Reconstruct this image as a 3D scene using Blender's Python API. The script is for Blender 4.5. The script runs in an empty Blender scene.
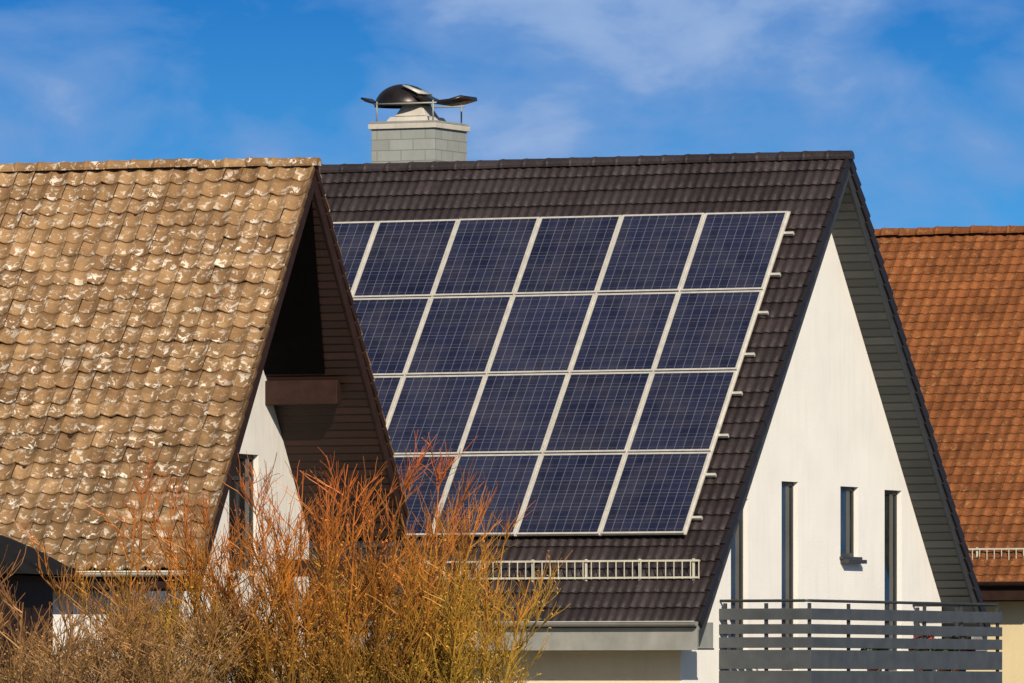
import bpy, math, random, bmesh
from mathutils import Vector, Matrix
R=random.Random(7)
sc=bpy.context.scene
COL=sc.collection
# ---------------------------------------------------------------- node helpers
def newmat(name):
    m=bpy.data.materials.new(name); m.use_nodes=True
    nt=m.node_tree; b=nt.nodes['Principled BSDF']
    return m,nt,b
def sset(nt,sock,v):
    if isinstance(v,bpy.types.NodeSocket): nt.links.new(v,sock)
    elif isinstance(v,(tuple,list)):
        sock.default_value=(v[0],v[1],v[2],1.0) if len(sock.default_value)==4 else v
    else: sock.default_value=v
def mth(nt,op,a,b=0.0,clamp=False):
    n=nt.nodes.new('ShaderNodeMath'); n.operation=op; n.use_clamp=clamp
    sset(nt,n.inputs[0],a); sset(nt,n.inputs[1],b); return n.outputs[0]
def mixc(nt,f,a,b,bl='MIX'):
    n=nt.nodes.new('ShaderNodeMix'); n.data_type='RGBA'; n.blend_type=bl
    sset(nt,n.inputs[0],f); sset(nt,n.inputs[6],a); sset(nt,n.inputs[7],b); return n.outputs[2]
def noise(nt,vec,scale,detail=4,rough=0.55,dist=0.0):
    n=nt.nodes.new('ShaderNodeTexNoise'); n.inputs['Scale'].default_value=scale
    n.inputs['Detail'].default_value=detail; n.inputs['Roughness'].default_value=rough
    n.inputs['Distortion'].default_value=dist
    if vec is not None: nt.links.new(vec,n.inputs['Vector'])
    return n.outputs[0]
def mr(nt,v,a,b,c=0.0,d=1.0):
    n=nt.nodes.new('ShaderNodeMapRange'); n.clamp=True
    sset(nt,n.inputs[0],v)
    for i,x in enumerate((a,b,c,d)): n.inputs[i+1].default_value=x
    return n.outputs[0]
def objc(nt):
    return nt.nodes.new('ShaderNodeTexCoord').outputs['Object']
def mapping(nt,vec,scale=(1,1,1),loc=(0,0,0)):
    n=nt.nodes.new('ShaderNodeMapping'); nt.links.new(vec,n.inputs['Vector'])
    n.inputs['Scale'].default_value=scale; n.inputs['Location'].default_value=loc
    return n.outputs[0]
def bump(nt,b,h,dist=0.01,st=0.5):
    n=nt.nodes.new('ShaderNodeBump'); n.inputs['Distance'].default_value=dist
    n.inputs['Strength'].default_value=st; nt.links.new(h,n.inputs['Height'])
    nt.links.new(n.outputs[0],b.inputs['Normal'])
def sep(nt,vec):
    n=nt.nodes.new('ShaderNodeSeparateXYZ'); nt.links.new(vec,n.inputs[0]); return n.outputs
def attr(nt,name):
    n=nt.nodes.new('ShaderNodeAttribute'); n.attribute_name=name
    s=nt.nodes.new('ShaderNodeSeparateColor'); nt.links.new(n.outputs['Color'],s.inputs[0]); return s.outputs
def simple(name,c,rough=0.6,metal=0.0,var=0.25,ns=6.0,bd=0.004,bs=60,spec=0.5,dirt=None):
    m,nt,b=newmat(name); o=objc(nt)
    n1=noise(nt,o,ns,4); f=mr(nt,n1,0.3,0.7)
    col=mixc(nt,f,tuple(x*(1-var) for x in c),tuple(min(1,x*(1+var*0.5)) for x in c))
    if dirt:
        st=noise(nt,mapping(nt,o,(3,3,0.35)),2.2,5,0.6)
        col=mixc(nt,mr(nt,st,0.5,0.8,0,dirt),col,tuple(x*0.55 for x in c))
    sset(nt,b.inputs['Base Color'],col)
    b.inputs['Roughness'].default_value=rough; b.inputs['Metallic'].default_value=metal
    b.inputs['Specular IOR Level'].default_value=spec
    bump(nt,b,noise(nt,o,bs,2),bd,0.5)
    return m
# ---------------------------------------------------------------- mesh helpers
def mobj(name,v,f,mat,parent=None,smooth=False,tint=None,uv=None):
    me=bpy.data.meshes.new(name); me.from_pydata(v,[],f); 
    if mat: me.materials.append(mat)
    if smooth: me.polygons.foreach_set('use_smooth',[True]*len(me.polygons))
    if tint:
        a=me.attributes.new('tint','FLOAT_COLOR','POINT')
        flat=[]; 
        for t in tint: flat+= [t[0],t[1],t[2],1.0]
        a.data.foreach_set('color',flat)
    if uv:
        l=me.uv_layers.new(name='UVMap')
        l.data.foreach_set('uv',uv)
    me.update()
    o=bpy.data.objects.new(name,me); COL.objects.link(o)
    if parent: o.parent=parent
    return o
BF=[(0,3,2,1),(4,5,6,7),(0,1,5,4),(1,2,6,5),(2,3,7,6),(3,0,4,7)]
def bverts(x0,x1,y0,y1,z0,z1):
    return [(x0,y0,z0),(x1,y0,z0),(x1,y1,z0),(x0,y1,z0),(x0,y0,z1),(x1,y0,z1),(x1,y1,z1),(x0,y1,z1)]
class MB:
    def __init__(s): s.v=[]; s.f=[]
    def add(s,v,f):
        n=len(s.v); s.v+=v; s.f+=[tuple(i+n for i in q) for q in f]
    def box(s,*a): s.add(bverts(*a),BF)
    def tube(s,pts,r,seg=8,r2=None):
        pts=[Vector(p) for p in pts]; n=len(s.v)
        for i,p in enumerate(pts):
            d=(pts[min(i+1,len(pts)-1)]-pts[max(i-1,0)]).normalized()
            a=d.orthogonal().normalized(); b=d.cross(a)
            rr=r if r2 is None else r+(r2-r)*i/(len(pts)-1)
            for k in range(seg):
                t=2*math.pi*k/seg; q=p+a*(rr*math.cos(t))+b*(rr*math.sin(t)); s.v.append(tuple(q))
        for i in range(len(pts)-1):
            for k in range(seg):
                k2=(k+1)%seg
                s.f.append((n+i*seg+k,n+i*seg+k2,n+(i+1)*seg+k2,n+(i+1)*seg+k))
        s.f.append(tuple(n+k for k in range(seg))[::-1]); s.f.append(tuple(n+(len(pts)-1)*seg+k for k in range(seg)))
    def obj(s,name,mat,parent=None,smooth=False,bevel=0):
        o=mobj(name,s.v,s.f,mat,parent,smooth)
        if bevel:
            m=o.modifiers.new('b','BEVEL'); m.width=bevel; m.segments=2; m.limit_method='ANGLE'
        return o
def box(name,a,mat,parent=None,bevel=0.0):
    m=MB(); m.box(*a); return m.obj(name,mat,parent,bevel=bevel)
def empty(name,loc=(0,0,0),rz=0):
    e=bpy.data.objects.new(name,None); COL.objects.link(e); e.location=loc; e.rotation_euler=(0,0,rz); e.empty_display_size=0.5
    return e
# ---------------------------------------------------------------- materials
def tile_mat(name,cA,cB,rough,lichen=0.0,lcol=(0.55,0.5,0.4),moss=0.0,mcol=(0.08,0.06,0.03),zr=(4,10),spec=0.4,lsc=14,lth=0.55):
    m,nt,b=newmat(name); o=objc(nt); a=attr(nt,'tint')
    n1=noise(nt,o,1.3,4); n2=noise(nt,o,22,4,0.65)
    f=mth(nt,'ADD',mth(nt,'MULTIPLY',a[0],0.55),mth(nt,'MULTIPLY',n2,0.55))
    col=mixc(nt,mr(nt,f,0.15,0.9),cA,cB)
    col=mixc(nt,mr(nt,n1,0.35,0.7,0,0.45),col,tuple(x*0.6 for x in cA))
    if moss:
        z=sep(nt,o)[2]; zz=mr(nt,z,zr[1],zr[0])
        mm=mth(nt,'MULTIPLY',mr(nt,mth(nt,'ADD',noise(nt,o,2.6,6,0.7),mth(nt,'MULTIPLY',zz,0.26)),0.55,0.82),moss)
        col=mixc(nt,mm,col,mcol)
    if lichen:
        l1=mr(nt,noise(nt,o,lsc,4,0.7,0.6),lth,lth+0.05)
        l2=mr(nt,noise(nt,o,2.3,4),0.38,0.6,0.3,1)
        l3=mr(nt,a[2],0.1,0.8,0.3,1)
        lm=mth(nt,'MULTIPLY',mth(nt,'MULTIPLY',l1,l2),mth(nt,'MULTIPLY',l3,lichen))
        col=mixc(nt,lm,col,lcol)
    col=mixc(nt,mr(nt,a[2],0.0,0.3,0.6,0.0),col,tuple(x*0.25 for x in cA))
    sset(nt,b.inputs['Base Color'],col); b.inputs['Roughness'].default_value=rough
    b.inputs['Specular IOR Level'].default_value=spec
    bump(nt,b,n2,0.014,0.7)
    return m
M_tdark=tile_mat('dark_concrete_tile',(0.024,0.016,0.016),(0.050,0.037,0.036),0.5,lichen=0.12,lcol=(0.2,0.16,0.14))
M_ttan=tile_mat('weathered_tan_tile',(0.205,0.108,0.046),(0.44,0.265,0.125),0.85,lichen=1.0,lcol=(0.78,0.69,0.56),moss=0.72,mcol=(0.11,0.066,0.028),zr=(3.5,9.0),spec=0.2,lsc=9.5,lth=0.545)
M_torg=tile_mat('orange_brown_tile',(0.17,0.055,0.017),(0.31,0.105,0.032),0.8,lichen=0.5,lcol=(0.44,0.24,0.10),moss=0.3,mcol=(0.09,0.04,0.016),spec=0.2,lsc=12)
M_stucco=simple('white_stucco',(0.88,0.845,0.78),0.9,var=0.05,ns=1.2,bd=0.014,bs=60,spec=0.2,dirt=0.16)
M_stucco2=simple('old_white_stucco',(0.82,0.78,0.71),0.9,var=0.08,ns=1.5,bd=0.012,bs=70,spec=0.2,dirt=0.35)
M_cream=simple('cream_stucco',(0.72,0.58,0.34),0.9,var=0.06,ns=1.2,bd=0.012,bs=80,spec=0.2,dirt=0.2)
M_cream2=simple('pale_cream_stucco',(0.80,0.68,0.48),0.9,var=0.06,ns=1.2,bd=0.012,bs=80,spec=0.2,dirt=0.15)
M_alu=simple('aluminium_frame',(0.66,0.62,0.54),0.45,0.3,0.15,8,0.001,40)
M_galv=simple('galvanised_sheet',(0.32,0.315,0.285),0.55,0.15,0.2,3,0.002,20,dirt=0.3)
M_guard=simple('cream_painted_steel',(0.62,0.58,0.46),0.5,0.1,0.12,8,0.001,40)
M_dmetal=simple('dark_oxidised_metal',(0.035,0.027,0.024),0.35,0.5,0.4,5,0.002,20)
M_balc=simple('grey_painted_board',(0.062,0.069,0.074),0.55,0,0.22,4,0.003,30,dirt=0.3)
M_frame=simple('window_frame_paint',(0.04,0.042,0.042),0.5,0,0.1)
M_dark=simple('anthracite_trim',(0.035,0.037,0.039),0.55,0,0.2,4,0.003,30)
M_brown=simple('brown_timber',(0.030,0.013,0.009),0.7,0,0.3,6,0.004,30,spec=0.2)
M_shade=simple('painted_overhang_shade',(0.0025,0.002,0.002),0.9,0,0.3,6,0.004,30,spec=0.05)  # near-black colour that paints the shade under the left overhang
M_tan=simple('concrete_light',(0.55,0.50,0.42),0.85,0,0.15,6,0.004,40)
M_red=simple('red_petals',(0.5,0.03,0.03),0.6); M_leafg=simple('potplant_leaves',(0.05,0.09,0.025),0.6); M_terra=simple('terracotta',(0.4,0.14,0.06),0.8)
def board_mat(name,c,step,axis=2):
    m,nt,b=newmat(name); o=objc(nt); z=sep(nt,o)[axis]
    q=mth(nt,'MULTIPLY',z,1.0/step); fr=mth(nt,'FRACT',q); fl=mth(nt,'FLOOR',q)
    g=mr(nt,fr,0.0,0.16,1,0)
    wn=nt.nodes.new('ShaderNodeTexWhiteNoise'); wn.noise_dimensions='1D'; nt.links.new(fl,wn.inputs['W'])
    col=mixc(nt,wn.outputs[0],tuple(x*0.75 for x in c),tuple(x*1.25 for x in c))
    col=mixc(nt,mr(nt,noise(nt,mapping(nt,o,(1,6,6)),5,4),0.35,0.7,0,0.4),col,tuple(x*0.6 for x in c))
    col=mixc(nt,g,col,tuple(x*0.15 for x in c))
    sset(nt,b.inputs['Base Color'],col); b.inputs['Roughness'].default_value=0.6
    b.inputs['Specular IOR Level'].default_value=0.3
    bump(nt,b,mr(nt,fr,0.0,0.2,0,1),0.02,0.8)
    return m
M_soff_g=board_mat('grey_soffit_boards',(0.060,0.063,0.060),0.125)
M_soff_b=board_mat('brown_soffit_boards',(0.036,0.016,0.012),0.11)
def glass_mat():
    m,nt,b=newmat('window_glass'); o=objc(nt)
    n=noise(nt,o,1.7,3)
    sset(nt,b.inputs['Base Color'],mixc(nt,mr(nt,n,0.35,0.7),(0.008,0.009,0.010),(0.035,0.038,0.036)))
    b.inputs['Roughness'].default_value=0.06; b.inputs['Specular IOR Level'].default_value=0.35
    bump(nt,b,noise(nt,o,1.2,1),0.02,0.15); return m
M_glass=glass_mat()
def slate_mat():
    m,nt,b=newmat('fibre_cement_shingle'); o=objc(nt); s=sep(nt,o)
    cx=nt.nodes.new('ShaderNodeCombineXYZ')
    nt.links.new(mth(nt,'ADD',s[0],s[1]),cx.inputs[0]); nt.links.new(s[2],cx.inputs[1])
    br=nt.nodes.new('ShaderNodeTexBrick'); nt.links.new(cx.outputs[0],br.inputs['Vector'])
    br.inputs['Scale'].default_value=1; br.inputs['Brick Width'].default_value=0.42; br.inputs['Row Height'].default_value=0.17
    br.inputs['Mortar Size'].default_value=0.006; br.inputs['Color1'].default_value=(0.33,0.34,0.31,1); br.inputs['Color2'].default_value=(0.28,0.29,0.27,1)
    br.inputs['Mortar'].default_value=(0.17,0.18,0.16,1)
    col=mixc(nt,mr(nt,noise(nt,o,4,5),0.4,0.7,0,0.45),br.outputs[0],(0.22,0.23,0.20))
    sset(nt,b.inputs['Base Color'],col); b.inputs['Roughness'].default_value=0.8
    bump(nt,b,mth(nt,'SUBTRACT',1.0,br.outputs[1]),0.01,0.6); return m
M_slate=slate_mat()
def pv_mat():
    m,nt,b=newmat('photovoltaic_cells')
    uv=nt.nodes.new('ShaderNodeTexCoord').outputs['UV']; s=sep(nt,uv)
    NX,NY=9.0,6.0
    u=mth(nt,'MULTIPLY',s[0],NX); v=mth(nt,'MULTIPLY',s[1],NY)
    du=mth(nt,'ABSOLUTE',mth(nt,'SUBTRACT',mth(nt,'FRACT',u),0.5)); dv=mth(nt,'ABSOLUTE',mth(nt,'SUBTRACT',mth(nt,'FRACT',v),0.5))
    lu=mr(nt,du,0.455,0.475); lv=mr(nt,dv,0.472,0.485)
    line=mth(nt,'MAXIMUM',lu,mth(nt,'MULTIPLY',lv,0.6))
    cb=nt.nodes.new('ShaderNodeCombineXYZ'); nt.links.new(mth(nt,'FLOOR',u),cb.inputs[0]); nt.links.new(mth(nt,'FLOOR',v),cb.inputs[1])
    wn=nt.nodes.new('ShaderNodeTexWhiteNoise'); nt.links.new(cb.outputs[0],wn.inputs[0])
    pb=nt.nodes.new('ShaderNodeCombineXYZ'); nt.links.new(mth(nt,'FLOOR',s[0]),pb.inputs[0]); nt.links.new(mth(nt,'FLOOR',s[1]),pb.inputs[1])
    wp=nt.nodes.new('ShaderNodeTexWhiteNoise'); nt.links.new(pb.outputs[0],wp.inputs[0])
    vo=nt.nodes.new('ShaderNodeTexVoronoi'); nt.links.new(uv,vo.inputs['Vector']); vo.inputs['Scale'].default_value=55
    f=mth(nt,'ADD',mth(nt,'MULTIPLY',wn.outputs[0],0.4),mth(nt,'ADD',mth(nt,'MULTIPLY',sep(nt,vo.outputs['Color'])[0],0.25),mth(nt,'MULTIPLY',wp.outputs[0],0.4)))
    col=mixc(nt,f,(0.008,0.010,0.026),(0.025,0.029,0.064))
    b3=mth(nt,'ABSOLUTE',mth(nt,'SUBTRACT',mth(nt,'FRACT',mth(nt,'MULTIPLY',v,2.0)),0.5))
    col=mixc(nt,mr(nt,b3,0.03,0.06,0.13,0),col,(0.25,0.25,0.27))
    col=mixc(nt,mth(nt,'MULTIPLY',line,0.52),col,(0.22,0.22,0.25))
    d=noise(nt,mapping(nt,uv,(1,1,1)),2.2,5,0.6)
    col=mixc(nt,mr(nt,d,0.42,0.8,0,0.12),col,(0.22,0.19,0.18))
    sset(nt,b.inputs['Base Color'],col); sset(nt,b.inputs['Roughness'],mr(nt,d,0.3,0.7,0.10,0.26))
    b.inputs['Specular IOR Level'].default_value=0.3
    return m
M_pv=pv_mat()
# ---------------------------------------------------------------- roof builders
class Slope:
    def __init__(s,zr,T,side):
        s.zr=zr; s.T=T; a=math.atan(T); s.c=math.cos(a); s.s=math.sin(a); s.side=side
    def P(s,x,t,h): return (x, s.side*(s.c*t+s.s*h), s.zr-s.s*t+s.c*h)
def tiles(name,parent,sl,x0,x1,W,tw,th,mat,humps=2,A=0.02,lip=0.03,jit=0.004,scal=0.0,seed=1):
    r=random.Random(seed); S=W/sl.c
    nr=round(S/th); th=S/nr; nc=round((x1-x0)/tw); tw=(x1-x0)/nc
    v=[];f=[];ti=[]; K=10 if humps==2 else 8
    ph=r.uniform(0,6)
    for j in range(nr):
        rowj=r.uniform(-1,1)*jit
        for i in range(nc):
            xx=x1-(i+1)*tw; r1=r.random(); r2=r.random(); hj=r.uniform(-1,1)*jit+jit*1.6*math.sin(xx*0.9+ph)*math.sin(j*0.35+ph); tj=r.uniform(-1,1)*jit*1.8
            tilt=r.uniform(-1,1)*jit
            n=len(v)
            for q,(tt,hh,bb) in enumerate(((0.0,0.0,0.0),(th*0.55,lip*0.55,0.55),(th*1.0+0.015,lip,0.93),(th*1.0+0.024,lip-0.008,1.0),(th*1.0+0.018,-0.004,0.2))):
                for k in range(K+1):
                    g=k/K
                    h=A*(0.5+0.5*math.cos(2*math.pi*humps*g)) if humps==2 else A*(0.5+0.5*math.cos(2*math.pi*g))**1.3
                    if k==0: h-=0.006
                    e=scal*math.sin(math.pi*g) if q>=2 else 0
                    v.append(sl.P(xx+g*tw,j*th+tt+e+tj+rowj,h+hh+hj+tilt*(g-0.5)*2)); ti.append((r1,r2,bb))
            for q in range(4):
                for k in range(K):
                    a=n+q*(K+1)+k; fc=(a,a+1,a+K+2,a+K+1)
                    f.append(fc if sl.side>0 else fc[::-1])
    return mobj(name,v,f,mat,parent,True,ti),th
def verge_tiles(name,parent,sl,x,W,th,mat,depth=0.17,thick=0.05,seed=3,out=1):
    r=random.Random(seed); S=W/sl.c; n=round(S/th); th=S/n; m=MB()
    for j in range(n):
        t0=j*th; t1=t0+th*1.06; o=r.uniform(-.004,.004); xa=x-0.03*out; xb=x+thick*out+r.uniform(-.004,.004)
        if xa>xb: xa,xb=xb,xa
        hu=0.045; lp=0.035
        P=sl.P
        vs=[P(xa,t0,-depth),P(xb,t0+0,-depth),P(xb,t1,-depth+lp+o),P(xa,t1,-depth+lp+o),P(xa,t0,hu-0.01),P(xb,t0,hu-0.012),P(xb,t1,hu+lp+o),P(xa,t1,hu+lp+o)]
        m.add(vs,BF)
    ob=m.obj(name,mat,parent,bevel=0.012); return ob
def ridge(name,parent,x0,x1,z,mat,r=0.12,ln=0.36,seed=2,flare=1.14,jz=0.006):
    rr=random.Random(seed); n=round((x1-x0)/ln); ln=(x1-x0)/n; v=[];f=[];ti=[];K=10
    for i in range(n):
        xa=x0+i*ln; b=len(v); a1=rr.random();dz=rr.uniform(-jz,jz); dy=rr.uniform(-.008,.008)
        for q,(dx,rs) in enumerate(((-0.02,1.0),(0.03,flare),(0.06,1.0),(ln,0.94))):
            for k in range(K+1):
                t=math.pi*(-0.08+1.16*k/K)
                v.append((xa+dx,-math.cos(t)*r*rs*1.15+dy,z+dz+math.sin(t)*r*rs)); ti.append((a1,rr.random(),0.8))
        for q in range(3):
            for k in range(K):
                c=b+q*(K+1)+k; f.append((c,c+1,c+K+2,c+K+1))
        f.append(tuple(range(b,b+K+1)))
        e=b+3*(K+1); f.append(tuple(range(e,e+K+1))[::-1])
    return mobj(name,v,f,mat,parent,False,ti)
def deck(name,parent,x0,x1,zr,T,Wf,Wb,mat,top=0.02,bot=0.36):
    v=[]
    sec=[(-Wf,zr-T*Wf-top),(0,zr-top),(Wb,zr-T*Wb-top),(Wb,zr-T*Wb-bot),(0,zr-bot),(-Wf,zr-T*Wf-bot)]
    for x in (x0,x1): v+=[(x,y,z) for y,z in sec]
    f=[(0,1,7,6),(1,2,8,7),(2,3,9,8),(3,4,10,9),(4,5,11,10),(5,0,6,11),(0,5,4,1),(1,4,3,2),(6,7,10,11),(7,8,9,10)]
    return mobj(name,v,f,mat,parent)
def barge(name,parent,x0,x1,zr,T,W,side,mat,top=0.10,bot=0.40):
    v=[]
    for x in (x0,x1): v+=[(x,0,zr-top),(x,side*W,zr-T*W-top),(x,side*W,zr-T*W-bot),(x,0,zr-bot)]
    f=[(0,1,2,3),(7,6,5,4),(0,4,5,1),(1,5,6,2),(2,6,7,3),(3,7,4,0)]
    return mobj(name,v,f,mat,parent)
def body(name,parent,x0,x1,yf,yb,zr,T,mat,off=0.2,holes=()):
    sec=[(yf,-0.5),(yf,zr-off-T*abs(yf)),(0,zr-off),(yb,zr-off-T*abs(yb)),(yb,-0.5)]
    v=[(x0,y,z) for y,z in sec]+[(x1,y,z) for y,z in sec]
    f=[(0,1,2,3,4),(9,8,7,6,5)]+[(i,5+i,5+(i+1)%5,(i+1)%5) for i in range(5)]
    o=mobj(name,v,f,mat,parent)
    if holes:
        c=MB()
        for h in holes: c.box(*h)
        co=mobj('cutter',c.v,c.f,None,parent)
        for ob in (o,co):
            bm=bmesh.new(); bm.from_mesh(ob.data); bmesh.ops.recalc_face_normals(bm,faces=bm.faces); bm.to_mesh(ob.data); bm.free()
        md=o.modifiers.new('bo','BOOLEAN'); md.operation='DIFFERENCE'; md.object=co; md.solver='EXACT'
        bpy.context.view_layer.update()
        dg=bpy.context.evaluated_depsgraph_get()
        me=bpy.data.meshes.new_from_object(o.evaluated_get(dg)); o.modifiers.clear(); o.data=me
        bpy.data.objects.remove(co)
    return o
def gable_window(parent,x,y0,y1,z0,z1,fm,sill=True,mull=None,depth=0.08,nm='window'):
    xi=x-depth; w=0.045; m=MB()
    m.box(xi-0.05,xi,y0+0.002,y0+w,z0+0.002,z1-0.002); m.box(xi-0.05,xi,y1-w,y1-0.002,z0+0.002,z1-0.002)
    m.box(xi-0.05,xi-0.002,y0+w,y1-w,z0+0.002,z0+w+0.02); m.box(xi-0.05,xi-0.002,y0+w,y1-w,z1-w-0.02,z1-0.002)
    if mull: m.box(xi-0.048,xi-0.004,y0+w,y1-w,mull-0.03,mull+0.03)
    m.obj(nm+'_frame',fm,parent)
    box(nm+'_glass',(xi-0.04,xi-0.025,y0+w-0.01,y1-w+0.01,z0+0.03,z1-0.03),M_glass,parent)
    if sill: box(nm+'_sill',(xi,x+0.05,y0-0.04,y1+0.04,z0-0.04,z0+0.004),M_frame,parent,0.004)
def gutter(name,parent,x0,x1,y,z,r,mat):
    v=[];f=[];K=8
    for x in (x0,x1):
        for rr in (r,r-0.012):
            for k in range(K+1):
                t=math.pi*k/K; v.append((x,y-math.cos(t)*rr,z-math.sin(t)*rr))
    n=K+1
    for k in range(K):
        f.append((k,k+1,2*n+k+1,2*n+k)); f.append((n+k,3*n+k,3*n+k+1,n+k+1))
        f.append((k,n+k,n+k+1,k+1)); f.append((2*n+k,2*n+k+1,3*n+k+1,3*n+k))
    f.append((0,2*n,3*n,n)); f.append((K,n+K,3*n+K,2*n+K)); f.append(tuple(range(2*n,3*n)))
    o=mobj(name,v,f,mat,parent); 
    m=MB(); m.tube([(x0,y-r,z),(x1,y-r,z)],0.012,6); m.obj(name+'_bead',mat,parent,True)
    return o
def snow_guard(name,parent,x0,x1,y,z0,z1,mat,step=0.135):
    m=MB()
    for z in (z0,z1): m.box(x0,x1,y-0.012,y+0.012,z-0.014,z+0.014)
    n=round((x1-x0)/step)
    for i in range(n+1):
        x=x0+(x1-x0)*i/n; m.box(x-0.008,x+0.008,y-0.0155,y-0.0125,z0-0.02,z1+0.01)
    k=max(2,round((x1-x0)/0.95))
    for i in range(k+1):
        x=x0+0.1+(x1-x0-0.2)*i/k
        m.box(x-0.018,x+0.018,y+0.0125,y+0.03,z0-0.14,z1+0.03)
        m.add([(x-.015,y+0.03,z1),(x+.015,y+0.03,z1),(x+.015,y+0.24,z0+0.24),(x-.015,y+0.24,z0+0.24),
               (x-.015,y+0.03,z1+.02),(x+.015,y+0.03,z1+.02),(x+.015,y+0.24,z0+0.26),(x-.015,y+0.24,z0+0.26)],BF)
    return m.obj(name,mat,parent)
rad=math.radians
# ================================================================ MAIN HOUSE
H=empty('white_gable_house',(5.18,0,0),-rad(25))
ZR,T,W=10.60,1.27,5.68
fr=Slope(ZR,T,-1); bk=Slope(ZR,T,1)
_,th=tiles('front_roof_tiles',H,fr,-12.6,0,W,0.30,0.30,M_tdark,2,0.024,0.032,0.003,seed=11)
tiles('back_roof_tiles',H,bk,-12.6,0,W,0.30,0.30,M_tdark,2,0.024,0.032,0.003,seed=12)
verge_tiles('front_verge_tiles',H,fr,-0.02,W,th,M_tdark,0.12,0.035)
verge_tiles('back_verge_tiles',H,bk,-0.02,W,th,M_tdark,0.12,0.035)
ridge('ridge_tiles',H,-12.6,0.03,ZR-0.03,M_tdark,0.11,0.40,flare=1.07,jz=0.003)
deck('roof_deck_soffit',H,-12.6,-0.05,ZR,T,W-0.02,W-0.02,M_soff_g)
barge('front_barge_board',H,-0.048,-0.02,ZR-0.12,T,W-0.02,-1,M_dark,0.02,0.25)
barge('back_barge_board',H,-0.048,-0.02,ZR-0.12,T,W-0.02,1,M_dark,0.02,0.25)
G=-0.57
ops=[(-1.32,-0.68,2.7,5.58),(0.98,1.70,4.46,5.55),(2.75,3.45,2.7,5.53),(-3.25,-2.6,3.0,5.28)]
body('walls',H,-12.2,G,-5.1,5.1,ZR,T,M_stucco,0.2,[(G-0.2,G+0.3,a,b,c,d) for a,b,c,d in ops])
for i,(a,b,c,d) in enumerate(ops):
    gable_window(H,G,a,b,c,d,M_frame,sill=(i==1),mull=None,nm='gable_window')
box('window_shelf',(G,G+0.14,0.97,1.71,4.36,4.42),M_dark,H,0.004)
box('front_render_coat',(-12.2,G-0.012,-5.106,-5.09,-0.4,2.99),M_cream2,H)
for s in (-1,1):
    ys=sorted((s*5.69,s*5.72)); box('eave_fascia',(-12.6,-0.035,ys[0],ys[1],2.99,3.32),M_galv,H)
    ys=sorted((s*5.08,s*5.688)); box('eave_soffit',(-12.6,-0.04,ys[0],ys[1],2.995,3.02),M_dark,H)
    ys=sorted((s*5.12,s*5.685)); box('eave_end_cap',(-0.07,-0.038,ys[0],ys[1],3.022,3.40),M_galv,H)
    gutter('gutter',H,-12.6,-0.01,s*5.80,3.41,0.075,M_galv)
snow_guard('snow_guard',H,-4.80,-0.22,-5.22,4.07,4.32,M_guard)
cx0,cx1,cy0,cy1=-8.23,-7.13,0.15,1.35
C=empty('chimney'); C.parent=H
box('chimney_stack',(cx0,cx1,cy0,cy1,8.0,11.22),M_slate,C,0.006)
box('chimney_lead_cap',(cx0-0.04,cx1+0.04,cy0-0.04,cy1+0.04,11.22,11.30),M_tan,C,0.008)
box('chimney_cap_slab',(cx0-0.02,cx1+0.02,cy0-0.02,cy1+0.02,11.30,11.34),M_galv,C,0.01)
m=MB()
def frus(m,cx,cy,a,b,z0,z1,a2,b2):
    m.add([(cx-a,cy-b,z0),(cx+a,cy-b,z0),(cx+a,cy+b,z0),(cx-a,cy+b,z0),(cx-a2,cy-b2,z1),(cx+a2,cy-b2,z1),(cx+a2,cy+b2,z1),(cx-a2,cy+b2,z1)],BF)
ccx,ccy=-7.72,0.75
frus(m,ccx,ccy,0.38,0.36,11.342,11.43,0.33,0.30); frus(m,ccx,ccy,0.27,0.26,11.432,11.64,0.16,0.15)
m.obj('flue_collar',M_tan,C,bevel=0.01)
m=MB()
for px in (cx0+0.06,cx1-0.06):
    for py in (cy0+0.08,cy1-0.08): m.tube([(px,py,11.33),(px,py,11.66)],0.014,6)
for py in (cy0+0.08,cy1-0.08): m.tube([(cx0+0.0,py,11.62),(cx1-0.0,py,11.62)],0.013,6)
m.obj('cowl_supports',M_galv,C,True)
v=[];f=[];NU,NV=24,8
for j in range(NV+1):
    a=math.pi/2*j/NV
    for i in range(NU):
        b=2*math.pi*i/NU; v.append((-7.95+0.46*math.cos(a)*math.cos(b),0.72+0.42*math.cos(a)*math.sin(b),11.60+0.36*math.sin(a)))
for j in range(NV):
    for i in range(NU):
        f.append((j*NU+i,j*NU+(i+1)%NU,(j+1)*NU+(i+1)%NU,(j+1)*NU+i))
o=mobj('cowl_dome',v,f,M_dmetal,C,True); md=o.modifiers.new('s','SOLIDIFY'); md.thickness=0.02
def sheet(name,prof,y0,y1,mat,thk=0.025):
    v=[];f=[]
    for y in (y0,y1): v+=[(a,y,b) for a,b in prof]
    n=len(prof)
    for i in range(n-1): f.append((i,i+1,n+i+1,n+i))
    o=mobj(name,v,f,mat,C,True); md=o.modifiers.new('s','SOLIDIFY'); md.thickness=thk; return o
sheet('cowl_left_wing',[(-8.60,11.76),(-8.52,11.71),(-8.42,11.68),(-8.32,11.69),(-8.22,11.75)],0.55,0.95,M_dmetal)
sheet('cowl_right_wing',[(-7.75,11.86),(-7.62,11.79),(-7.45,11.71),(-7.25,11.67),(-7.02,11.69),(-6.82,11.74)],0.45,1.05,M_dmetal,0.06)
sheet('cowl_bright_flap',[(-7.80,11.93),(-7.66,11.87),(-7.52,11.80)],0.40,0.9,M_alu)
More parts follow.
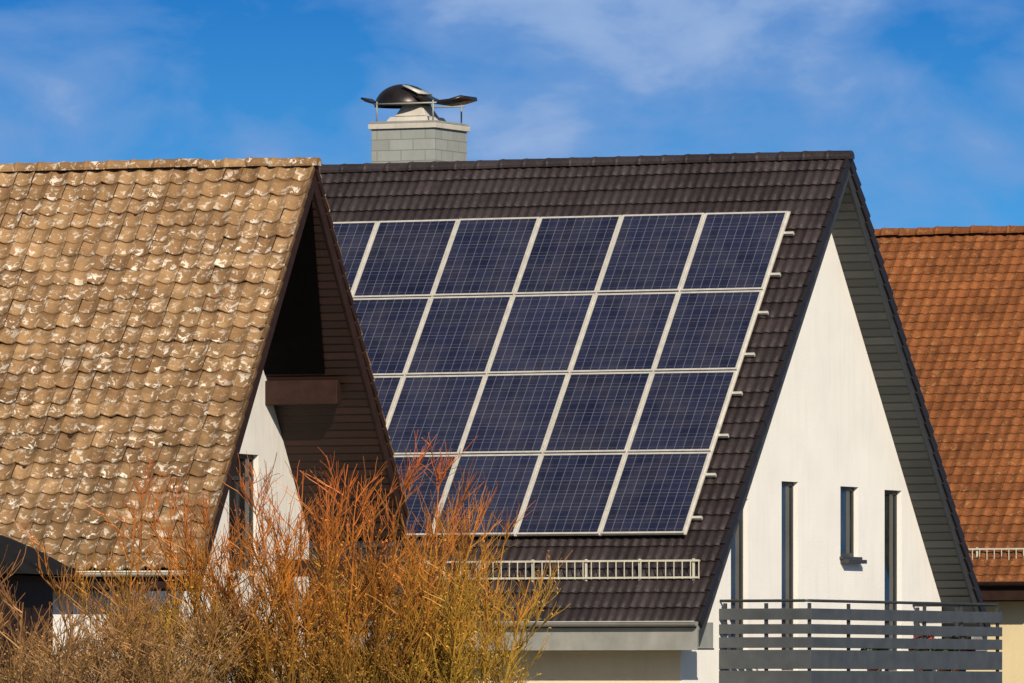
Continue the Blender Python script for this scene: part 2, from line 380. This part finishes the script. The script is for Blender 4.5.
# ================================================================ SOLAR ARRAY
S=empty('solar_panel_array',(5.18,0,0),-rad(25))
cw,rh=1.393,1.590; tx0=-0.635; tt0=1.24; P=fr.P
fm=MB(); cv=[];cf=[];cuv=[]
for i in range(7):
    for j in range(4):
        xa=tx0-(i+1)*cw+0.012; xb=tx0-i*cw-0.012; ta=tt0+j*rh+0.012; tb=tt0+(j+1)*rh-0.012
        hj=R.uniform(-.004,.004); h0,h1=0.12+hj,0.165+hj; fw=0.032
        def fb(x0,x1,t0,t1,hh=h1): fm.add([P(x0,t1,h0),P(x1,t1,h0),P(x1,t0,h0),P(x0,t0,h0),P(x0,t1,hh),P(x1,t1,hh),P(x1,t0,hh),P(x0,t0,hh)],BF)
        fb(xa,xa+fw,ta,tb); fb(xb-fw,xb,ta,tb); fb(xa+fw,xb-fw,ta,ta+fw,h1-0.001); fb(xa+fw,xb-fw,tb-fw,tb,h1-0.001)
        hs=h1-0.008; n=len(cv); w1,w2,w3,w4=[R.uniform(-.003,.003) for _ in range(4)]
        cv+=[P(xa+fw,tb-fw,hs+w1),P(xb-fw,tb-fw,hs+w2),P(xb-fw,ta+fw,hs+w3),P(xa+fw,ta+fw,hs+w4)]; cf.append((n,n+1,n+2,n+3))
        cuv+=[i+0.004,j+0.004,i+0.996,j+0.004,i+0.996,j+0.996,i+0.004,j+0.996]
fm.obj('panel_frames',M_alu,S); mobj('panel_cells',cv,cf,M_pv,S,False,None,cuv)
rl=MB()
for j in range(4):
    for q in (0.24,0.76):
        t=tt0+(j+q+0.02)*rh; x0=tx0-7*cw-0.1; x1=tx0+0.17
        rl.add([P(x0,t+.022,.07),P(x1,t+.022,.07),P(x1,t-.022,.07),P(x0,t-.022,.07),P(x0,t+.022,.118),P(x1,t+.022,.118),P(x1,t-.022,.118),P(x0,t-.022,.118)],BF)
        for k in range(7):
            x=tx0-0.2-k*cw; rl.add([P(x-.02,t+.02,.0),P(x+.02,t+.02,.0),P(x+.02,t-.02,.0),P(x-.02,t-.02,.0),P(x-.02,t+.02,.069),P(x+.02,t+.02,.069),P(x+.02,t-.02,.069),P(x-.02,t-.02,.069)],BF)
for i in range(8):
    x=tx0-i*cw; fmx=(x-0.02,x+0.02)
    rl.add([P(fmx[0],tt0+4*rh,.119),P(fmx[1],tt0+4*rh,.119),P(fmx[1],tt0,.119),P(fmx[0],tt0,.119),P(fmx[0],tt0+4*rh,.14),P(fmx[1],tt0+4*rh,.14),P(fmx[1],tt0,.14),P(fmx[0],tt0,.14)],BF)
rl.obj('mounting_rails',M_alu,S)
# ================================================================ BALCONY
B=empty('balcony',(5.18,0,0),-rad(25))
bx0,bx1,by0,by1=G+0.002,0.93,-3.7,3.95
box('balcony_floor',(bx0,bx1-0.06,by0+0.06,by1-0.06,2.53,2.68),M_galv,B)
m=MB()
for z0,z1 in ((2.38,2.69),(2.715,3.0),(3.03,3.19),(3.24,3.385),(3.45,3.62)):
    m.box(bx0,bx1-0.032,by0,by0+0.028,z0,z1); m.box(bx1-0.03,bx1,by0,by1,z0,z1); m.box(bx0,bx1-0.032,by1-0.028,by1,z0,z1)
m.obj('railing_boards',M_balc,B,bevel=0.004)
m=MB()
ys=[by0+0.07+(by1-by0-0.14)*k/5 for k in range(6)]
for y in ys: m.box(bx1-0.075,bx1-0.034,y-0.025,y+0.025,2.42,3.70)
for x in (bx0+0.08,bx0+0.75): 
    m.box(x-0.025,x+0.025,by0+0.032,by0+0.07,2.42,3.70); m.box(x-0.025,x+0.025,by1-0.07,by1-0.032,2.42,3.70)
m.obj('railing_posts',M_dark,B)
m=MB(); rz=3.735
m.tube([(bx0,by0+0.04,rz),(bx1-0.12,by0+0.04,rz),(bx1-0.06,by0+0.06,rz),(bx1-0.045,by0+0.12,rz),(bx1-0.045,by1-0.12,rz),(bx1-0.06,by1-0.06,rz),(bx1-0.12,by1-0.04,rz),(bx0,by1-0.04,rz)],0.022,8)
m.obj('handrail',M_dark,B,True)
m=MB()
for y in (by0+0.2,by1-0.2): m.box(bx1-0.2,bx1-0.08,y-0.06,y+0.06,-0.3,2.53)
m.obj('balcony_columns',M_dark,B)
def pot(px,py,hgt,flower,sd):
    r=random.Random(sd); E=empty('flower_pot'); E.parent=B; E.location=(px,py,2.682)
    m=MB(); m.tube([(0,0,0),(0,0,hgt*0.42)],0.11,12,0.16); m.tube([(0,0,hgt*0.42),(0,0,hgt*0.47)],0.175,12); m.obj('pot',M_terra,E)
    for nm,mt,cnt,rs in (('leaves',M_leafg,160,0.24),('petals',flower,60,0.26)):
        v=[];f=[]
        for i in range(cnt):
            d=Vector((r.gauss(0,1),r.gauss(0,1),abs(r.gauss(0,1)))).normalized()*rs*r.uniform(0.4,1); c=Vector((0,0,hgt*0.47))+Vector((d.x,d.y,d.z*hgt*2))
            e=Vector((r.gauss(0,1),r.gauss(0,1),r.gauss(0,1))).normalized()*0.045; g=e.orthogonal()*0.6; n=len(v)
            v+=[tuple(c-e),tuple(c+g),tuple(c+e),tuple(c-g)]; f.append((n,n+1,n+2,n+3))
        mobj(nm,v,f,mt,E)
pot(0.55,1.7,0.62,M_red,1); pot(0.6,2.35,0.55,M_tan,2); pot(0.58,3.0,0.6,M_red,3); pot(0.45,-0.1,0.5,M_tan,4)
# ================================================================ LEFT HOUSE
L=empty('weathered_tile_house',(-2.788,-10,0),-rad(19))
ZL,TL,WL,WB=9.87,1.265,4.58,3.9
lf=Slope(ZL,TL,-1); lb=Slope(ZL,TL,1)
_,thl=tiles('front_roof_tiles',L,lf,-9.6,0,WL,0.265,0.27,M_ttan,1,0.042,0.036,0.011,0.018,seed=21)
tiles('back_roof_tiles',L,lb,-9.6,0,WB,0.265,0.27,M_ttan,1,0.042,0.036,0.009,0.018,seed=22)
verge_tiles('front_verge_tiles',L,lf,-0.02,WL,thl,M_ttan,0.04,0.02)
verge_tiles('back_verge_tiles',L,lb,-0.02,WB,thl,M_brown,0.06,0.02)
ridge('ridge_tiles',L,-9.6,0.05,ZL+0.02,M_ttan,0.10,0.36,seed=9,jz=0.016)
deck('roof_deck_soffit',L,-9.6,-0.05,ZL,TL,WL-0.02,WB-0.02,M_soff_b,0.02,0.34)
barge('front_barge_board',L,-0.048,-0.022,ZL,TL,WL-0.02,-1,M_brown,0.08,0.36)
barge('back_barge_board',L,-0.048,-0.022,ZL,TL,WB-0.02,1,M_brown,0.08,0.36)
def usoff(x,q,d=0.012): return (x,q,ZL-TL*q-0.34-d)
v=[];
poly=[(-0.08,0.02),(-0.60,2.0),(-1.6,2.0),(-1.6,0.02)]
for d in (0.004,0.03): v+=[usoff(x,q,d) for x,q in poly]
mobj('overhang_shade_sheet',v,[(0,1,2,3),(7,6,5,4),(0,4,5,1),(1,5,6,2),(2,6,7,3),(3,7,4,0)],M_shade,L)  # added dark sheet, wedge-shaped like the roof's cast shadow on the soffit
GL=-1.53
opl=[(0.55,1.75,4.2,5.80)]
body('walls',L,-9.3,GL,-4.1,3.85,ZL,TL,M_stucco2,0.2,[(GL-0.2,GL+0.3,a,b,c,d) for a,b,c,d in opl])
for a,b,c,d in opl: gable_window(L,GL,a,b,c,d,M_dark,True,5.45,nm='gable_window')
box('window_mullion',(GL-0.128,GL-0.078,1.12,1.17,4.28,5.40),M_dark,L)
m=MB()
m.box(GL-0.1,-0.42,2.02,2.2,6.53,6.88); m.box(GL-0.1,-0.30,-2.2,-2.02,6.5,6.86); m.box(GL-0.1,-0.3,-0.09,0.09,9.0,9.45)
m.obj('purlins',M_brown,L,bevel=0.01)
box('eave_fascia',(-9.6,-0.035,-4.62,-4.59,3.80,4.04),M_brown,L)
box('eave_soffit',(-9.6,-0.04,-4.588,-4.08,3.80,3.83),M_brown,L)
gutter('gutter',L,-9.6,0.0,-4.70,4.03,0.07,M_guard)
box('rear_balcony_beam',(GL+0.002,0.2,2.6,2.8,4.05,4.30),M_brown,L,0.01)
# ================================================================ RIGHT HOUSE
Q=empty('orange_tile_house',(11.7,27,0),-rad(25))
ZQ,TQ,WQ=10.84,1.187,5.5
qf=Slope(ZQ,TQ,-1); qb=Slope(ZQ,TQ,1)
_,thq=tiles('front_roof_tiles',Q,qf,-11,0,WQ,0.21,0.20,M_torg,1,0.026,0.02,0.003,seed=31)
tiles('back_roof_tiles',Q,qb,-11,0,WQ,0.21,0.20,M_torg,1,0.026,0.02,0.003,seed=32)
ridge('ridge_tiles',Q,-11,0.05,ZQ+0.03,M_torg,0.11,0.36,seed=5,jz=0.01)
deck('roof_deck_soffit',Q,-11,-0.03,ZQ,TQ,WQ-0.02,WQ-0.02,M_soff_b)
body('walls',Q,-10.6,-0.5,-4.95,4.95,ZQ,TQ,M_cream,0.2)
box('eave_fascia',(-11,-0.03,-5.54,-5.51,4.0,4.3),M_brown,Q); box('eave_soffit',(-11,-0.03,-5.508,-4.93,4.0,4.03),M_brown,Q)
gutter('gutter',Q,-11,0,-5.62,4.32,0.075,M_brown)
snow_guard('snow_guard',Q,-9,-0.3,-5.14,4.62,4.92,M_guard,0.14)
# ================================================================ GROUND, SHED
def ground_mat():
    m,nt,b=newmat('meadow_ground'); o=objc(nt)
    sset(nt,b.inputs['Base Color'],mixc(nt,mr(nt,noise(nt,o,0.15,8,0.7),0.35,0.65),(0.07,0.075,0.03),(0.13,0.10,0.05)))
    b.inputs['Roughness'].default_value=0.95; return m
mobj('ground',[(-3000,-3000,0),(3000,-3000,0),(3000,3000,0),(-3000,3000,0)],[(0,1,2,3)],ground_mat())
SH=empty('garden_shed',(-7.65,-23.5,0),-rad(12))
box('shed_walls',(-1.7,1.55,-1.2,1.2,-0.1,3.85),M_brown,SH)
v=[];f=[];n=13
for y in (-1.45,1.45):
    for i in range(n):
        x=-1.95+3.85*i/(n-1); u=abs((x+0.02)/1.95); v.append((x,y,3.84+0.72*(1-u**1.7)))
for i in range(n-1): f.append((i,i+1,n+i+1,n+i))
f.append(tuple(range(n))[::-1]); f.append(tuple(range(n,2*n)))
M_felt=simple('black_roofing_felt',(0.012,0.011,0.010),0.9,0,0.4,5,0.01,25,spec=0.15)
mobj('shed_felt_roof',v,f,M_felt,SH,False)
# ================================================================ SHRUBS
def twig_mat(name,low,mid,tip):
    m,nt,b=newmat(name); a=attr(nt,'tint')
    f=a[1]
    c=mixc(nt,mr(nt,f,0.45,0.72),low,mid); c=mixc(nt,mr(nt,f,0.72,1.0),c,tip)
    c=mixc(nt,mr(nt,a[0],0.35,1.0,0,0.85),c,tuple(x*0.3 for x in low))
    sset(nt,b.inputs['Base Color'],c); b.inputs['Roughness'].default_value=0.55
    b.inputs['Specular IOR Level'].default_value=0.3
    return m
def shrub(name,loc,mat,seed,nst=40,height=5.0,spread=1.3,lat=16,sub=5,base_r=0.5,up=0.75,tw=0.005,leaf=0,latlen=1.0,yscale=1.0):
    r=random.Random(seed); v=[];f=[];ti=[]
    def poly(pts,r0,r1,ra):
        n=len(v); N=len(pts)
        for i,p in enumerate(pts):
            d=pts[min(i+1,N-1)]-pts[max(i-1,0)]
            if d.length<1e-6: d=Vector((0,0,1))
            d.normalize(); a=d.orthogonal().normalized(); b=d.cross(a); rr=r0+(r1-r0)*i/(N-1)
            hh=min(1,max(0,p.z/height))
            for k in range(3):
                t=2.0944*k; q=p+a*(rr*math.cos(t))+b*(rr*math.sin(t)); v.append((q.x,q.y,q.z)); ti.append((ra,hh,0))
        for i in range(N-1):
            for k in range(3):
                k2=(k+1)%3; f.append((n+3*i+k,n+3*i+k2,n+3*i+3+k2,n+3*i+3+k))
    def grow(p,d,ln,N,wob,upb):
        pts=[p.copy()]; d=d.normalized()
        for i in range(N):
            d=(d+Vector((r.gauss(0,wob),r.gauss(0,wob),r.gauss(0,wob)+upb))).normalized(); p=p+d*(ln/N); pts.append(p)
        return pts
    for s in range(nst):
        an=r.uniform(0,6.283); rr=base_r*math.sqrt(r.random())
        p=Vector((rr*math.cos(an),rr*math.sin(an)*yscale,0)); tilt=spread/height*math.sqrt(r.random())*1.1
        an2=an+r.gauss(0,0.5)
        d=Vector((math.cos(an2)*tilt,math.sin(an2)*tilt*yscale,1)); ln=height*r.uniform(0.6,1.02)
        st=grow(p,d,ln,9,0.06,0.02); ra=r.random()
        poly(st,0.022,0.006,ra)
        for l in range(lat):
            u=r.uniform(0.38,0.97); k=min(8,int(u*9)); q=st[k].lerp(st[k+1],u*9-k)
            ax=(st[k+1]-st[k]).normalized(); a3=r.uniform(0,6.283)
            sd=Vector((math.cos(a3),math.sin(a3),0)); dd=ax*up+sd*r.uniform(0.3,0.75)
            ll=latlen*r.uniform(0.35,1.0)*(1.15-0.6*u)
            lt=grow(q,dd,ll,5,0.12,0.09); rb=min(1,max(0,ra*0.4+r.random()*0.6)); poly(lt,0.009,0.0042,rb)
            for t in range(sub):
                w=r.uniform(0.15,0.95); k2=min(4,int(w*5)); q2=lt[k2].lerp(lt[k2+1],w*5-k2)
                a4=r.uniform(0,6.283); d2=(lt[k2+1]-lt[k2]).normalized()*0.9+Vector((math.cos(a4),math.sin(a4),r.uniform(-.1,.6)))*r.uniform(0.25,0.7)
                tg=grow(q2,d2,r.uniform(0.15,0.5)*latlen,3,0.14,0.07); poly(tg,tw,tw*0.6,r.random())
                for z in range(leaf):
                    c=tg[r.randint(1,3)]; hh=min(1,max(0,c.z/height))
                    if r.random()<hh*1.1: continue
                    e=Vector((r.gauss(0,1),r.gauss(0,1),r.gauss(0,1))).normalized(); g=e.orthogonal()*0.4
                    sz=r.uniform(0.022,0.052); n=len(v)
                    for q3 in (c,c+(e+g)*sz*0.5,c+e*sz,c+(e-g)*sz*0.5): v.append(tuple(q3)); ti.append((r.random()*0.75,hh,0))
                    f.append((n,n+1,n+2,n+3))
    o=mobj(name,v,f,mat,None,False,ti); o.location=loc
    return o
M_tw1=twig_mat('orange_red_twigs',(0.32,0.18,0.035),(0.64,0.24,0.035),(0.68,0.17,0.035))
M_tw2=twig_mat('yellow_olive_twigs',(0.29,0.20,0.035),(0.56,0.32,0.042),(0.66,0.24,0.04))
M_tw3=twig_mat('dry_bramble_twigs',(0.22,0.125,0.05),(0.42,0.23,0.085),(0.50,0.22,0.07))
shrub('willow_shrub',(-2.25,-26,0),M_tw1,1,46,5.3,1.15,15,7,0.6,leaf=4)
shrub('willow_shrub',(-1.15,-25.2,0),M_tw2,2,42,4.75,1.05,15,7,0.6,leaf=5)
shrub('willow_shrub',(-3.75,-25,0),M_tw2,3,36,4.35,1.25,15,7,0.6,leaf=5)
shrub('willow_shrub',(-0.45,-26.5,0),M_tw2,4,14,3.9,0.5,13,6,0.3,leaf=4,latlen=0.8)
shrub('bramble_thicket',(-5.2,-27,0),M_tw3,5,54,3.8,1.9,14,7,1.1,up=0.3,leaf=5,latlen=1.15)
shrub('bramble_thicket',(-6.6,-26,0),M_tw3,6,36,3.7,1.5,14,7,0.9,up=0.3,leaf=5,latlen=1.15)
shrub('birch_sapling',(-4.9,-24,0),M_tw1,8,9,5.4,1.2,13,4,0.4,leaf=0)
# ================================================================ LIGHT, WORLD, CAMERA
el,az=rad(29),rad(16)
sd=Vector((math.sin(az)*math.cos(el),-math.cos(az)*math.cos(el),math.sin(el)))
sl=bpy.data.lights.new('sun','SUN'); sl.energy=5.0; sl.angle=rad(0.53); sl.color=(1.0,0.90,0.75)
so=bpy.data.objects.new('sun',sl); COL.objects.link(so); so.rotation_euler=sd.to_track_quat('Z','Y').to_euler(); so.location=(30,-60,50)
w=bpy.data.worlds.new('World'); sc.world=w; w.use_nodes=True; nt=w.node_tree; nt.nodes.clear()
out=nt.nodes.new('ShaderNodeOutputWorld')
sky=nt.nodes.new('ShaderNodeTexSky'); sky.sky_type='NISHITA'; sky.sun_disc=False; sky.sun_elevation=el; sky.sun_rotation=math.pi-az
sky.air_density=1.0; sky.dust_density=0.3; sky.ozone_density=2.0
b1=nt.nodes.new('ShaderNodeBackground'); nt.links.new(sky.outputs[0],b1.inputs[0]); b1.inputs[1].default_value=0.07
g=nt.nodes.new('ShaderNodeTexCoord').outputs['Generated']; z=sep(nt,g)[2]
n1=noise(nt,mapping(nt,g,(1,1,2.2),(0.35,0.1,0.02)),21,6,0.5,0.4)
n2=noise(nt,mapping(nt,g,(1,1,1.8),(2.3,0.7,0.4)),60,6,0.55,0.3)
base=mixc(nt,mr(nt,z,0.048,0.078),(0.08,0.36,0.76),(0.020,0.19,0.57))
cl=mth(nt,'ADD',mth(nt,'MULTIPLY',n1,0.70),mth(nt,'MULTIPLY',n2,0.30))
c1=mixc(nt,mr(nt,cl,0.41,0.57,0,0.9),base,(0.21,0.36,0.67))
c1=mixc(nt,mr(nt,cl,0.52,0.68,0,0.7),c1,(0.44,0.57,0.79))
b2=nt.nodes.new('ShaderNodeBackground'); nt.links.new(c1,b2.inputs[0]); b2.inputs[1].default_value=1.0
mx=nt.nodes.new('ShaderNodeMixShader'); nt.links.new(mr(nt,z,0.10,0.30),mx.inputs[0]); nt.links.new(b2.outputs[0],mx.inputs[1]); nt.links.new(b1.outputs[0],mx.inputs[2])
nt.links.new(mx.outputs[0],out.inputs[0])
cam=bpy.data.cameras.new('camera'); co=bpy.data.objects.new('camera',cam); COL.objects.link(co)
co.location=(0,-138,2.4); co.rotation_euler=(math.pi/2,0,0)
cam.sensor_width=36; cam.lens=9000*36/1024; cam.shift_y=(690-341.5)/1024; cam.clip_start=1; cam.clip_end=6000
sc.camera=co
sc.view_settings.view_transform='Standard'; sc.view_settings.look='None'; sc.view_settings.exposure=0; sc.view_settings.gamma=1
